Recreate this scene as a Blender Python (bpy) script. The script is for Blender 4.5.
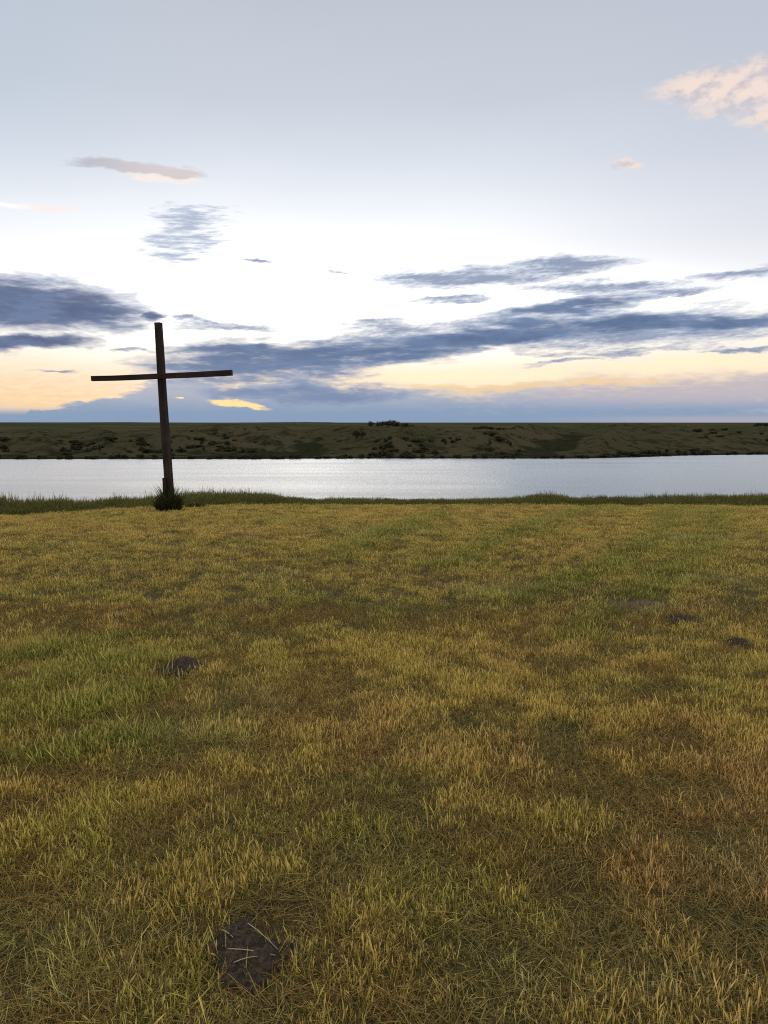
import bpy, bmesh, math, random
import numpy as np
from mathutils import Vector, Matrix
R = math.radians
scene = bpy.context.scene
COL = scene.collection
for o in list(bpy.data.objects):
    bpy.data.objects.remove(o, do_unlink=True)

# ------------------------------------------------------------------ camera
EYE = 1.6
PITCH = 6.75
FPX = 769.0
cam_d = bpy.data.cameras.new("camera")
cam = bpy.data.objects.new("camera", cam_d)
COL.objects.link(cam)
cam.location = (0, 0, EYE)
cam.rotation_euler = (R(90 - PITCH), 0, 0)
cam_d.sensor_fit = 'VERTICAL'
cam_d.sensor_height = 24.0
cam_d.lens = 24.0 * FPX / 1024
cam_d.clip_start = 0.05
cam_d.clip_end = 30000
scene.camera = cam
scene.view_settings.view_transform = 'Standard'
scene.view_settings.look = 'None'
scene.view_settings.exposure = 0.0
scene.view_settings.gamma = 1.0
scene.cycles.max_bounces = 4
scene.cycles.diffuse_bounces = 2
scene.cycles.glossy_bounces = 2
scene.cycles.transmission_bounces = 3
scene.cycles.use_denoising = False
scene.cycles.filter_width = 1.1

_cp, _sp = math.cos(R(PITCH)), math.sin(R(PITCH))


def ray(px, py):
    """direction through a photo position, world axes (used for survey of bearings only)"""
    a, b = (px - 384) / FPX, (512 - py) / FPX
    d = Vector((a, _cp + b * _sp, -_sp + b * _cp))
    return d.normalized()


def bearing(px, py):
    d = ray(px, py)
    return math.degrees(math.atan2(d.x, d.y)), math.degrees(math.asin(d.z))


def s2l(c):
    c = c / 255.0
    return c / 12.92 if c <= 0.04045 else ((c + 0.055) / 1.055) ** 2.4


def rgb(r, g, b, k=1.0):
    return (s2l(r) * k, s2l(g) * k, s2l(b) * k, 1.0)


# ------------------------------------------------------------------ node helper
class G:
    def __init__(self, nt):
        self.nt = nt

    def n(self, kind, **kw):
        nd = self.nt.nodes.new(kind)
        for k, v in kw.items():
            setattr(nd, k, v)
        return nd

    def put(self, sock, v):
        if v is None:
            return
        if isinstance(v, bpy.types.NodeSocket):
            self.nt.links.new(v, sock)
        else:
            sock.default_value = v

    def m(self, op, a, b=None, c=None, clamp=False):
        nd = self.n('ShaderNodeMath', operation=op, use_clamp=clamp)
        for i, v in enumerate((a, b, c)):
            self.put(nd.inputs[i], v)
        return nd.outputs[0]

    def smooth(self, v, lo, hi, o0=0.0, o1=1.0):
        nd = self.n('ShaderNodeMapRange', interpolation_type='SMOOTHSTEP')
        for i, x in enumerate((v, lo, hi, o0, o1)):
            self.put(nd.inputs[i], x)
        return nd.outputs[0]

    def lin(self, v, lo, hi, o0=0.0, o1=1.0):
        nd = self.n('ShaderNodeMapRange')
        for i, x in enumerate((v, lo, hi, o0, o1)):
            self.put(nd.inputs[i], x)
        return nd.outputs[0]

    def mix(self, f, a, b, blend='MIX'):
        nd = self.n('ShaderNodeMix', data_type='RGBA', blend_type=blend)
        self.put(nd.inputs[0], f)
        self.put(nd.inputs[6], a)
        self.put(nd.inputs[7], b)
        return nd.outputs[2]

    def xyz(self, x, y, z=0.0):
        nd = self.n('ShaderNodeCombineXYZ')
        for i, v in enumerate((x, y, z)):
            self.put(nd.inputs[i], v)
        return nd.outputs[0]

    def noise(self, vec, scale, detail=4, rough=0.55, dist=0.0):
        nd = self.n('ShaderNodeTexNoise')
        self.put(nd.inputs['Vector'], vec)
        nd.inputs['Scale'].default_value = scale
        nd.inputs['Detail'].default_value = detail
        nd.inputs['Roughness'].default_value = rough
        nd.inputs['Distortion'].default_value = dist
        return nd.outputs['Fac']

    def ramp(self, f, stops, interp='LINEAR'):
        nd = self.n('ShaderNodeValToRGB')
        cr = nd.color_ramp
        cr.interpolation = interp
        while len(cr.elements) < len(stops):
            cr.elements.new(0.5)
        for e, (p, c) in zip(cr.elements, stops):
            e.position = p
            e.color = c
        self.put(nd.inputs[0], f)
        return nd.outputs[0]


# ------------------------------------------------------------------ sky
SUN_AZ, SUN_EL = -11.0, 3.0
world = bpy.data.worlds.new("World")
scene.world = world
world.use_nodes = True
wt = world.node_tree
wt.nodes.clear()
g = G(wt)
out = g.n('ShaderNodeOutputWorld')
bg = g.n('ShaderNodeBackground')
STRENGTH = 0.1
bg.inputs['Strength'].default_value = STRENGTH
wt.links.new(bg.outputs[0], out.inputs[0])
K = 1.0 / STRENGTH            # cloud radiances below are given as display values, 1 = display white
sky = g.n('ShaderNodeTexSky', sky_type='NISHITA')
sky.sun_disc = False
sky.sun_elevation = R(SUN_EL)
sky.sun_rotation = R(SUN_AZ)
sky.air_density = 1.2
sky.dust_density = 1.5
sky.ozone_density = 2.0

tc = g.n('ShaderNodeTexCoord')
sep = g.n('ShaderNodeSeparateXYZ')
wt.links.new(tc.outputs['Generated'], sep.inputs[0])
X, Y, Z = sep.outputs
az = g.m('MULTIPLY', g.m('ARCTAN2', X, Y), 57.29578)
el = g.m('MULTIPLY', g.m('ARCSINE', Z), 57.29578)


def C(r, gg, b, k=1.0):
    return rgb(r, gg, b, K * k)


# overall veil of thin high cloud, by elevation (degrees 0..32)
elf = g.m('DIVIDE', el, 32.0, clamp=True)
soft = g.noise(g.xyz(g.m('MULTIPLY', az, 0.05), g.m('MULTIPLY', el, 0.13)), 1.0, 3, 0.5)
soft_o = g.m('MULTIPLY', g.m('SUBTRACT', soft, 0.5), 0.10)
elw = g.m('ADD', elf, soft_o)
base = g.ramp(elw, [
    (0.00, C(170, 176, 196)),
    (0.05, C(254, 226, 186)),
    (0.11, C(255, 234, 206)),
    (0.18, C(254, 248, 236)),
    (0.26, C(250, 251, 253)),
    (0.42, C(242, 245, 251)),
    (0.54, C(222, 228, 238)),
    (0.67, C(203, 210, 221)),
    (0.85, C(192, 199, 211)),
    (1.00, C(184, 192, 206)),
])
# brighter behind the cross, around the place where the sun went down
def gauss(a0, e0, wa, we):
    da = g.m('DIVIDE', g.m('SUBTRACT', az, a0), wa)
    de = g.m('DIVIDE', g.m('SUBTRACT', el, e0), we)
    return g.m('POWER', 2.718, g.m('MULTIPLY', g.m('ADD', g.m('MULTIPLY', da, da), g.m('MULTIPLY', de, de)), -1.0))


base = g.mix(gauss(-4.0, 9.0, 22.0, 5.0), base, C(255, 250, 240, 0.28), 'ADD')
# greyer mauve to the right, bluer to the left
mv = g.m('MULTIPLY', g.smooth(az, 2.0, 30.0), g.smooth(el, 6.0, 14.0))
base = g.mix(g.m('MULTIPLY', mv, 0.45), base, C(187, 192, 207))
bl = g.m('MULTIPLY', g.smooth(az, -10.0, -34.0), g.smooth(el, 8.0, 22.0))
base = g.mix(g.m('MULTIPLY', bl, 0.5), base, C(180, 198, 216))
# unseen open sky overhead and behind the camera, brightened overhead to light the grass
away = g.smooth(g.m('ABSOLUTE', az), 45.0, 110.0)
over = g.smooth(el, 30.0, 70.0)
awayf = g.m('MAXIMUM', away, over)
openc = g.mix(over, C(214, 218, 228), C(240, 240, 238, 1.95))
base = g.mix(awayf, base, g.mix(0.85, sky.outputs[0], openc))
# ragged edges: warp the bearings with two noises
wv = g.xyz(g.m('MULTIPLY', az, 0.30), g.m('MULTIPLY', el, 1.1))
n1 = g.noise(wv, 0.9, 5, 0.62)
n2 = g.noise(g.xyz(g.m('MULTIPLY', az, 0.30), g.m('MULTIPLY', el, 1.1), 7.3), 0.9, 4, 0.6)
waz = g.m('ADD', az, g.m('MULTIPLY', g.m('SUBTRACT', n1, 0.5), 4.0))
wel = g.m('ADD', el, g.m('MULTIPLY', g.m('SUBTRACT', n2, 0.5), 1.5))
fine = g.noise(g.xyz(g.m('MULTIPLY', az, 0.55), g.m('MULTIPLY', el, 2.4), 3.1), 1.6, 5, 0.54, 0.3)


# orange light low on the left
og = g.m('MULTIPLY', g.smooth(az, -12.0, -24.0), g.m('MULTIPLY', g.smooth(el, 4.6, 1.6), g.smooth(el, -0.2, 0.9)))
og = g.m('MULTIPLY', og, g.smooth(g.m('ABSOLUTE', az), 70.0, 40.0))
base = g.mix(g.m('MULTIPLY', og, g.lin(fine, 0.35, 0.65, 0.1, 0.65)), base, C(251, 208, 156))

def field(blobs, a=None, e=None):
    """largest of 1 - r^2 over ellipses given as (px, py, half width, half height, slope)"""
    a = a or waz
    e = e or wel
    acc = None
    for (px, py, hw, hh, sl) in blobs:
        a0, e0 = bearing(px, py)
        a1, e1 = bearing(px + 1, py + 1)
        a2 = hw * (a1 - a0)
        e2 = hh * abs(e1 - e0)
        xa = g.m('SUBTRACT', a, a0)
        ye = g.m('SUBTRACT', g.m('SUBTRACT', e, e0), g.m('MULTIPLY', xa, sl))
        xa = g.m('DIVIDE', xa, a2)
        ye = g.m('DIVIDE', ye, e2)
        r2 = g.m('ADD', g.m('MULTIPLY', xa, xa), g.m('MULTIPLY', ye, ye))
        v = g.m('SUBTRACT', 1.0, r2)
        acc = v if acc is None else g.m('SMOOTH_MAX', acc, v, 0.35)
    return acc


# low bank of cloud over the horizon
bank = field([
    (620, 406, 330, 34, 0.0), (740, 396, 170, 26, 0.0) , (820, 384, 170, 18, 0.0), (400, 408, 190, 26, 0.0), (300, 400, 80, 24, 0.0),
    (180, 400, 62, 22, 0.0), (150, 410, 95, 14, 0.0), (240, 415, 120, 15, 0.0), (60, 421, 160, 9, 0.0), (-120, 420, 200, 10, 0.0),
    (1000, 405, 240, 26, 0.0)])
bankd = g.smooth(g.m('ADD', bank, g.m('MULTIPLY', g.m('SUBTRACT', fine, 0.5), 0.9)), -0.05, g.lin(az, -10.0, 6.0, 0.42, 1.0))
bankd = g.m('MAXIMUM', bankd, g.smooth(el, 1.0, 0.3))
bank_soft = g.m('MULTIPLY', bankd, g.lin(el, 0.3, 3.4, 1.0, 0.80))
bcol = g.mix(g.smooth(g.m('ADD', el, g.m('MULTIPLY', g.m('SUBTRACT', n1, 0.5), 1.2)), 0.5, 2.1), C(138, 160, 188), C(168, 178, 199))
bcol = g.mix(g.m('MULTIPLY', g.smooth(az, 4.0, 22.0), g.smooth(el, 0.7, 2.0)), bcol, C(186, 180, 194))
col = g.mix(bank_soft, base, bcol)
# pale streak right on the skyline at the right
ps = g.m('MULTIPLY', g.m('MULTIPLY', g.smooth(az, 8.0, 24.0), g.smooth(el, 0.5, 0.15)), 0.5)
col = g.mix(ps, col, C(196, 182, 190))

# warm light between the clouds low on the right
warm = field([(500, 378, 100, 9, 0.03), (430, 377, 90, 6, 0.0), (690, 362, 110, 8, 0.02)])
warmd = g.smooth(g.m('ADD', warm, g.m('MULTIPLY', g.m('SUBTRACT', fine, 0.5), 1.8)), -0.1, 1.0)
col = g.mix(g.m('MULTIPLY', warmd, 0.85), col, C(255, 240, 204, 1.05))
amber = field([(505, 387, 75, 5, 0.02), (440, 386, 40, 4, 0.0), (600, 383, 80, 4, 0.03)])
amberd = g.smooth(g.m('ADD', amber, g.m('MULTIPLY', g.m('SUBTRACT', fine, 0.5), 1.8)), -0.1, 1.1)
col = g.mix(g.m('MULTIPLY', amberd, 0.75), col, C(250, 214, 160))

rip_n = g.noise(g.xyz(g.m('MULTIPLY', az, 0.8), g.m('MULTIPLY', g.m('ADD', el, g.m('MULTIPLY', az, -0.12)), 3.6), 1.7), 2.2, 5, 0.7)
n3 = g.noise(g.xyz(g.m('MULTIPLY', az, 0.19), g.m('MULTIPLY', g.m('SUBTRACT', el, g.m('MULTIPLY', az, 0.03)), 1.5), 12.0), 1.0, 4, 0.56)

# thin rippled streaks in front of the brightest sky
thin = field([
    (470, 277, 118, 13, 0.03), (560, 266, 80, 10, 0.03), (455, 299, 52, 4.5, 0.02), (610, 287, 90, 8, -0.03),
    (670, 292, 48, 5, 0.06), (748, 271, 60, 6, 0.05), (186, 318, 26, 5, -0.1), (228, 326, 58, 5.5, -0.03), (205, 321, 30, 4, -0.1),
    (130, 350, 26, 3, 0.0), (390, 326, 46, 7, 0.02), (630, 351, 90, 4, 0.03), (560, 362, 50, 2.5, 0.08), (750, 350, 50, 3, 0.0),
    (262, 261, 16, 2.5, 0.0), (336, 273, 10, 2, 0.0), (55, 370, 24, 1.8, 0.0) , (600, 330, 220, 22, 0.0), (420, 340, 150, 20, 0.1)])
tk = g.m('ADD', thin, g.m('ADD', g.m('MULTIPLY', g.m('SUBTRACT', n3, 0.50), 2.2), g.m('MULTIPLY', g.m('SUBTRACT', rip_n, 0.48), 1.3)))
tkd = g.smooth(tk, -0.2, 1.1)
col = g.mix(g.m('MULTIPLY', tkd, 0.85), col, g.mix(g.smooth(tk, 0.2, 1.2), C(170, 184, 208), C(118, 136, 170)))

# thick dark blue grey clouds
dark = field([
    (20, 304, 145, 32, 0.0), (80, 311, 80, 22, -0.02), (-60, 300, 130, 22, 0.0), (150, 314, 16, 7, 0.0), (25, 342, 88, 10, 0.08), (-60, 342, 100, 14, 0.0),
    (575, 307, 80, 11, 0.10), (490, 337, 150, 17, 0.09), (330, 354, 170, 15, 0.03), (250, 350, 80, 8, 0.0),
    (262, 364, 125, 27, 0.02), (640, 324, 120, 12, -0.02), (730, 323, 85, 8, 0.03), (860, 318, 120, 12, 0.0), (310, 394, 110, 13, 0.0)])
dk = g.m('ADD', dark, g.m('ADD', g.m('MULTIPLY', g.m('SUBTRACT', n3, g.lin(az, -22.0, -12.0, 0.42, 0.50)), g.lin(az, -22.0, -12.0, 0.9, 2.2)), g.m('MULTIPLY', g.m('SUBTRACT', fine, 0.44), 1.05)))
dkd = g.smooth(dk, -0.25, 0.95)
inner = g.smooth(g.m('ADD', g.m('MULTIPLY', g.m('ADD', dk, dark), 0.5), g.m('MULTIPLY', g.m('SUBTRACT', n1, 0.5), 0.8)), 0.0, 1.05)
dcol = g.mix(inner, C(170, 184, 208), C(94, 114, 149))
dcol = g.mix(g.m('MULTIPLY', g.smooth(az, -9.0, -22.0), 0.75), dcol, g.mix(inner, C(166, 170, 192), C(80, 92, 128)))
low = g.smooth(el, 5.6, 2.4)
dcol = g.mix(g.m('MULTIPLY', low, 0.55), dcol, C(122, 144, 180))
dcol = g.mix(g.m('MULTIPLY', g.smooth(n1, 0.40, 0.64), 0.4), dcol, C(132, 154, 190))
col = g.mix(g.m('MULTIPLY', dkd, g.lin(el, 1.0, 3.5, 0.7, 0.97)), col, dcol)
dkd = g.m('MAXIMUM', dkd, tkd)

# rippled patch of thin cloud
rip_s = g.noise(g.xyz(g.m('MULTIPLY', az, 0.36), g.m('MULTIPLY', g.m('ADD', el, g.m('MULTIPLY', az, -0.05)), 2.6), 21.0), 1.7, 5, 0.62)
rip = field([(192, 220, 44, 20, 0.06), (184, 238, 40, 20, 0.06), (172, 256, 34, 9, 0.06)])
ripd = g.smooth(g.m('ADD', rip, g.m('MULTIPLY', g.m('SUBTRACT', rip_s, 0.46), 4.2)), 0.0, 1.5)
col = g.mix(g.m('MULTIPLY', ripd, 0.8), col, C(158, 174, 200))

# small pale and rosy clouds
gr = field([(112, 166, 58, 8, 0.0), (160, 171, 50, 8, 0.0)])
grd = g.smooth(g.m('ADD', gr, g.m('MULTIPLY', g.m('SUBTRACT', fine, 0.46), 1.2)), -0.1, 0.9)
col = g.mix(g.m('MULTIPLY', grd, 0.85), col, g.mix(g.smooth(az, -23.0, -15.0), C(172, 178, 196), C(214, 202, 202)))
gw = field([(158, 177, 50, 4, 0.0), (30, 206, 56, 5, 0.0)])
gwd = g.smooth(g.m('ADD', gw, g.m('MULTIPLY', g.m('SUBTRACT', fine, 0.5), 1.2)), 0.0, 0.9)
col = g.mix(g.m('MULTIPLY', gwd, 0.8), col, g.mix(g.smooth(az, -25.5, -23.0), C(252, 249, 248, 1.12), C(250, 236, 230, 1.04)))
wn2 = g.noise(g.xyz(g.m('MULTIPLY', az, 0.7), g.m('MULTIPLY', el, 1.1), 9.0), 1.1, 6, 0.6)
pk = field([(735, 88, 62, 22, -0.02), (762, 78, 40, 20, 0.0), (700, 82, 44, 12, 0.0), (810, 92, 70, 34, 0.0), (627, 163, 12, 5, 0.0), (770, 118, 28, 8, 0.0)])
pkd = g.smooth(g.m('ADD', pk, g.m('MULTIPLY', g.m('SUBTRACT', wn2, 0.42), 1.3)), -0.55, 1.25)
col = g.mix(g.m('MULTIPLY', pkd, 0.85), col, g.mix(g.smooth(wn2, 0.36, 0.56), C(208, 196, 200), C(250, 228, 214)))

# bright gaps in the bank where the sun shines through
gap = field([(236, 405, 36, 5, -0.08), (150, 402, 0.1, 0.1, 0), (174, 399, 5, 1.6, 0.0)])
gapd = g.smooth(g.m('ADD', gap, g.m('MULTIPLY', g.m('SUBTRACT', fine, 0.5), 1.2)), 0.1, 0.8)
col = g.mix(gapd, col, C(255, 222, 158, 1.1))
# the hot core of thin cloud over the sunken sun, where no darker cloud covers it
cover = g.m('MAXIMUM', g.m('MAXIMUM', dkd, ripd), g.m('MAXIMUM', bank_soft, g.m('MAXIMUM', grd, gwd)))
hot = g.m('MULTIPLY', gauss(-4.0, 7.9, 16.0, 2.1), g.smooth(cover, 0.32, 0.0))
col = g.mix(hot, col, C(255, 250, 238, 2.5), 'ADD')
# below the horizon (hidden by the land)
col = g.mix(g.smooth(el, -0.3, -3.0), col, C(96, 100, 108))
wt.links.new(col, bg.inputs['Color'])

sun_d = bpy.data.lights.new("sun", 'SUN')
sun_d.energy = 0.25
sun_d.angle = R(40)
sun_d.color = (1.0, 0.74, 0.48)
sun = bpy.data.objects.new("sun", sun_d)
COL.objects.link(sun)
sd = Vector((math.sin(R(SUN_AZ)) * math.cos(R(SUN_EL)), math.cos(R(SUN_AZ)) * math.cos(R(SUN_EL)), math.sin(R(SUN_EL))))
sun.rotation_euler = sd.to_track_quat('Z', 'Y').to_euler()
sun.location = sd * 60


# ------------------------------------------------------------------ numpy noise, helpers
def vnoise(x, y, seed=0):
    x = np.asarray(x, dtype=np.float64)
    y = np.asarray(y, dtype=np.float64)
    xi = np.floor(x).astype(np.int64)
    yi = np.floor(y).astype(np.int64)
    fx, fy = x - xi, y - yi
    fx = fx * fx * fx * (fx * (fx * 6 - 15) + 10)
    fy = fy * fy * fy * (fy * (fy * 6 - 15) + 10)

    def h(a, b):
        n = (a * 374761393 + b * 668265263 + seed * 982451653) & 0x7fffffff
        n = ((n ^ (n >> 13)) * 1274126177) & 0x7fffffff
        n = (n ^ (n >> 16)) & 0xffff
        return n / 65535.0
    a = h(xi, yi) * (1 - fx) + h(xi + 1, yi) * fx
    b = h(xi, yi + 1) * (1 - fx) + h(xi + 1, yi + 1) * fx
    return a * (1 - fy) + b * fy


def fbm(x, y, seed=0, octv=4, gain=0.5):
    s, a, t = 0, 1.0, 0
    for i in range(octv):
        s = s + a * vnoise(np.asarray(x) * 2 ** i + 17.3 * i, np.asarray(y) * 2 ** i + 5.1 * i, seed + i)
        t += a
        a *= gain
    return s / t


def sst(x, a, b):
    t = np.clip((np.asarray(x) - a) / (b - a), 0, 1)
    return t * t * (3 - 2 * t)


def mat(name):
    m = bpy.data.materials.new(name)
    m.use_nodes = True
    m.node_tree.nodes.clear()
    gg = G(m.node_tree)
    o = gg.n('ShaderNodeOutputMaterial')
    return m, gg, o


def tag(o, label=None, cat=None, group=None, kind=None):
    if label:
        o['label'] = label
    if cat:
        o['category'] = cat
    if group:
        o['group'] = group
    if kind:
        o['kind'] = kind
    return o


def mesh_obj(name, verts, faces, material, parent=None, smooth=False, link=True):
    me = bpy.data.meshes.new(name)
    me.from_pydata([tuple(v) for v in verts], [], faces)
    me.update()
    if smooth:
        me.polygons.foreach_set('use_smooth', [True] * len(me.polygons))
    if material:
        me.materials.append(material)
    o = bpy.data.objects.new(name, me)
    if link:
        COL.objects.link(o)
    if parent:
        o.parent = parent
    return o


def empty(name, loc, rz=0.0):
    o = bpy.data.objects.new(name, None)
    o.empty_display_size = 0.2
    COL.objects.link(o)
    o.location = loc
    o.rotation_euler = (0, 0, rz)
    return o


# ------------------------------------------------------------------ terrain
WATER_Z = EYE - 20.0


def edge_y(x):
    """where the mown lawn gives way to the tall grass on the brow of the slope"""
    return 20.0 - 2.3 * sst(-np.asarray(x), 4.0, 9.5) + 0.5 * (vnoise(np.asarray(x) * 0.35, 0.0, 61) - 0.5)


def shore_y(x):
    x = np.asarray(x, dtype=float)
    d = 408 + 6 * sst(x, -120, 60) + 48 * sst(x, 90, 230)
    return d + 10 * (fbm(x / 45.0, x * 0 + 3.3, 40, 3) - 0.5)


def lawn_z(x, y):
    t = np.clip(y / 20.0, 0, 1.0)
    z = -0.6 * t ** 1.5
    z = z + 0.05 * (fbm(np.asarray(x) * 0.35, np.asarray(y) * 0.35, 9, 3) - 0.5) * sst(y, 2.5, 6.0)
    z = z - 0.12 * sst(-np.asarray(x), 5, 11) * sst(y, 10, 18)
    return z


def relief(x, t):
    """spurs and draws that run down the far bank at a slant"""
    w = 22 * (fbm(x / 70.0, t / 70.0, 20, 2) - 0.5)
    u = (x + w - 0.55 * t) / 66.0
    a = 1 - np.abs(2 * vnoise(u, t / 260.0, 31) - 1)
    u2 = (x - w + 0.35 * t) / 34.0
    b = 1 - np.abs(2 * vnoise(u2, t / 150.0, 36) - 1)
    r = 0.68 * a + 0.32 * b
    return r, sst(0.52 - r, 0.0, 0.20)


def terrain_z(x, y):
    x = np.asarray(x, dtype=float)
    y = np.asarray(y, dtype=float)
    z = lawn_z(x, y)
    ey = edge_y(np.clip(x, -40, 40))
    d = y - ey - 0.7
    fall = np.where(d > 0, 0.02 * np.minimum(d, 1.5) ** 2 + 0.30 * np.maximum(d - 0.7, 0), 0)
    zn = np.maximum(z - fall, WATER_Z - 2.5)
    # far bank
    sh = shore_y(x)
    t = y - sh
    ridg, draw = relief(x, t)
    bankh = 12.4 * sst(t, -4, 120) ** 0.85
    rough = (ridg - 0.64) * 14.0 * sst(t, 2, 55) * (1 - sst(t, 140, 300))
    rough = rough + (fbm(x / 19.0, t / 19.0, 21, 3) - 0.5) * 2.2 * sst(t, 2, 20) * (1 - sst(t, 200, 400))
    plat = 2.0 * sst(t, 90, 1000) + 1.2 * sst(-x, 150, 500) - (1.5 + 4.6 * sst(x, -220, -60)) * sst(t, 200, 800) - 60 * sst(t, 2300, 5000) + (fbm(x / 90.0, t / 200.0, 55, 4) - 0.5) * 5.0 * sst(t, 120, 400) * (1 - sst(t, 1400, 2600))
    # a knoll to the right of the middle
    plat = plat + (fbm(x / 330.0, t / 700.0, 57, 3) - 0.5) * 9.0 * sst(t, 500, 1200) * (1 - sst(t, 2300, 3200))
    kn = 2.6 * np.exp(-(((x - 175) / 26.0) ** 2 + ((t - 190) / 60.0) ** 2))
    kn2 = 1.5 * np.exp(-(((x - 118) / 40.0) ** 2 + ((t - 150) / 60.0) ** 2))
    far = WATER_Z - 2.0 * sst(-t, -1, 12) + 0.35 * sst(t, -1, 3) + bankh + rough + plat + kn + kn2
    far = np.where(t > 2, np.maximum(far, WATER_Z + 0.3 + 0.03 * np.minimum(t, 60)), far)
    far = np.maximum(far, WATER_Z - 2.5)
    return np.where(y < 230, zn, far)


def grid(name, xs, ys, material, fz=terrain_z):
    XX, YY = np.meshgrid(xs, ys)
    ZZ = fz(XX, YY)
    v = np.stack([XX, YY, ZZ], -1).reshape(-1, 3)
    nx, ny = len(xs), len(ys)
    i = np.arange(nx * ny).reshape(ny, nx)
    f = np.stack([i[:-1, :-1], i[:-1, 1:], i[1:, 1:], i[1:, :-1]], -1).reshape(-1, 4)
    return mesh_obj(name, v.tolist(), f.tolist(), material, smooth=True)


m_soil, gg, o = mat("field_soil")
gco = gg.n('ShaderNodeTexCoord').outputs['Object']
na = gg.noise(gco, 1.3, 6, 0.6)
nb = gg.noise(gco, 30.0, 5, 0.7)
nc = gg.noise(gco, 160.0, 3, 0.7)
c = gg.mix(gg.smooth(na, 0.35, 0.65), (0.058, 0.043, 0.015, 1), (0.044, 0.042, 0.012, 1))
c = gg.mix(gg.smooth(nb, 0.45, 0.70), c, (0.035, 0.027, 0.016, 1))
c = gg.mix(gg.m('MULTIPLY', gg.smooth(nc, 0.52, 0.66), 0.6), c, (0.12, 0.092, 0.042, 1))
bs = gg.n('ShaderNodeBsdfPrincipled')
gg.put(bs.inputs['Base Color'], c)
bs.inputs['Roughness'].default_value = 0.95
bs.inputs['Specular IOR Level'].default_value = 0.1
bp = gg.n('ShaderNodeBump')
bp.inputs['Strength'].default_value = 0.8
bp.inputs['Distance'].default_value = 0.02
gg.put(bp.inputs['Height'], nb)
gg.put(bs.inputs['Normal'], bp.outputs[0])
gg.put(o.inputs[0], bs.outputs[0])

m_hill, gg, o = mat("hill_grass")
gco = gg.n('ShaderNodeTexCoord').outputs['Object']
sp = gg.n('ShaderNodeSeparateXYZ')
gg.put(sp.inputs[0], gco)
na = gg.noise(gco, 0.011, 5, 0.6)
nb = gg.noise(gco, 0.06, 6, 0.65)
nc = gg.noise(gco, 0.5, 4, 0.7)
c = gg.mix(gg.smooth(na, 0.30, 0.70), (0.047, 0.044, 0.022, 1), (0.064, 0.052, 0.029, 1))
drw = gg.n('ShaderNodeAttribute', attribute_type='GEOMETRY', attribute_name='draw').outputs['Fac']
c = gg.mix(gg.smooth(gg.m('ADD', drw, gg.m('MULTIPLY', gg.m('SUBTRACT', nb, 0.5), 3.2)), 0.35, 0.85, 0, 0.8), c, (0.014, 0.016, 0.009, 1))
c = gg.mix(gg.smooth(nb, 0.50, 0.62, 0, 0.8), c, (0.018, 0.020, 0.010, 1))
ne = gg.noise(gg.xyz(gg.m('MULTIPLY', sp.outputs[0], 0.16), gg.m('MULTIPLY', sp.outputs[1], 0.10), 5.0), 1.0, 5, 0.7)
c = gg.mix(gg.smooth(ne, 0.54, 0.60, 0, 0.85), c, (0.013, 0.015, 0.008, 1))
c = gg.mix(gg.m('MULTIPLY', gg.smooth(nc, 0.55, 0.75), 0.45), c, (0.075, 0.056, 0.028, 1))
# field crops on the upland
fld = gg.smooth(sp.outputs[1], 540.0, 640.0, 0, 0.85)
fc = gg.mix(gg.smooth(gg.noise(gg.xyz(gg.m('MULTIPLY', sp.outputs[0], 0.002), gg.m('MULTIPLY', sp.outputs[1], 0.004)), 1.0, 2, 0.4), 0.42, 0.58), (0.040, 0.050, 0.022, 1), (0.078, 0.060, 0.030, 1))
c = gg.mix(fld, c, fc)
# wet mud along the waterline
c = gg.mix(gg.smooth(sp.outputs[2], WATER_Z + 1.1, WATER_Z + 0.4), c, (0.016, 0.015, 0.012, 1))
bs = gg.n('ShaderNodeBsdfDiffuse')
gg.put(bs.inputs['Color'], c)
bp = gg.n('ShaderNodeBump')
bp.inputs['Strength'].default_value = 1.0
bp.inputs['Distance'].default_value = 2.2
gg.put(bp.inputs['Height'], gg.m('ADD', gg.m('MULTIPLY', nb, 1.0), gg.m('MULTIPLY', nc, 0.35)))
gg.put(bs.inputs['Normal'], bp.outputs[0])
gg.put(o.inputs[0], bs.outputs[0])

xs = np.unique(np.concatenate([np.arange(-14, 14.01, 0.16), np.linspace(-60, -14, 40), np.linspace(14, 60, 40), np.array([-400, -250, -150, -90, 90, 150, 250, 400])]))
ys = np.unique(np.concatenate([np.linspace(-60, -2, 20), np.arange(-2, 26, 0.16), np.linspace(26, 120, 80), [160, 200, 229]]))
tag(grid("ground", xs, ys, m_soil), kind='structure')
xs = np.unique(np.concatenate([np.arange(-330, 360, 2.5), np.linspace(-900, -330, 60), np.linspace(360, 900, 60), np.linspace(-6000, -900, 30), np.linspace(900, 6000, 30)]))
ys = np.unique(np.concatenate([[229.5, 300, 370], np.arange(385, 640, 2.5), np.geomspace(640, 9000, 70)]))
hills = tag(grid("hills", xs, ys, m_hill), kind='structure')
XX, YY = np.meshgrid(xs, ys)
TT = YY - shore_y(XX)
at = hills.data.attributes.new('draw', 'FLOAT', 'POINT')
at.data.foreach_set('value', (relief(XX, TT)[1] * sst(TT, 0, 15) * (1 - sst(TT, 150, 260))).astype(np.float32).ravel())

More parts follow.
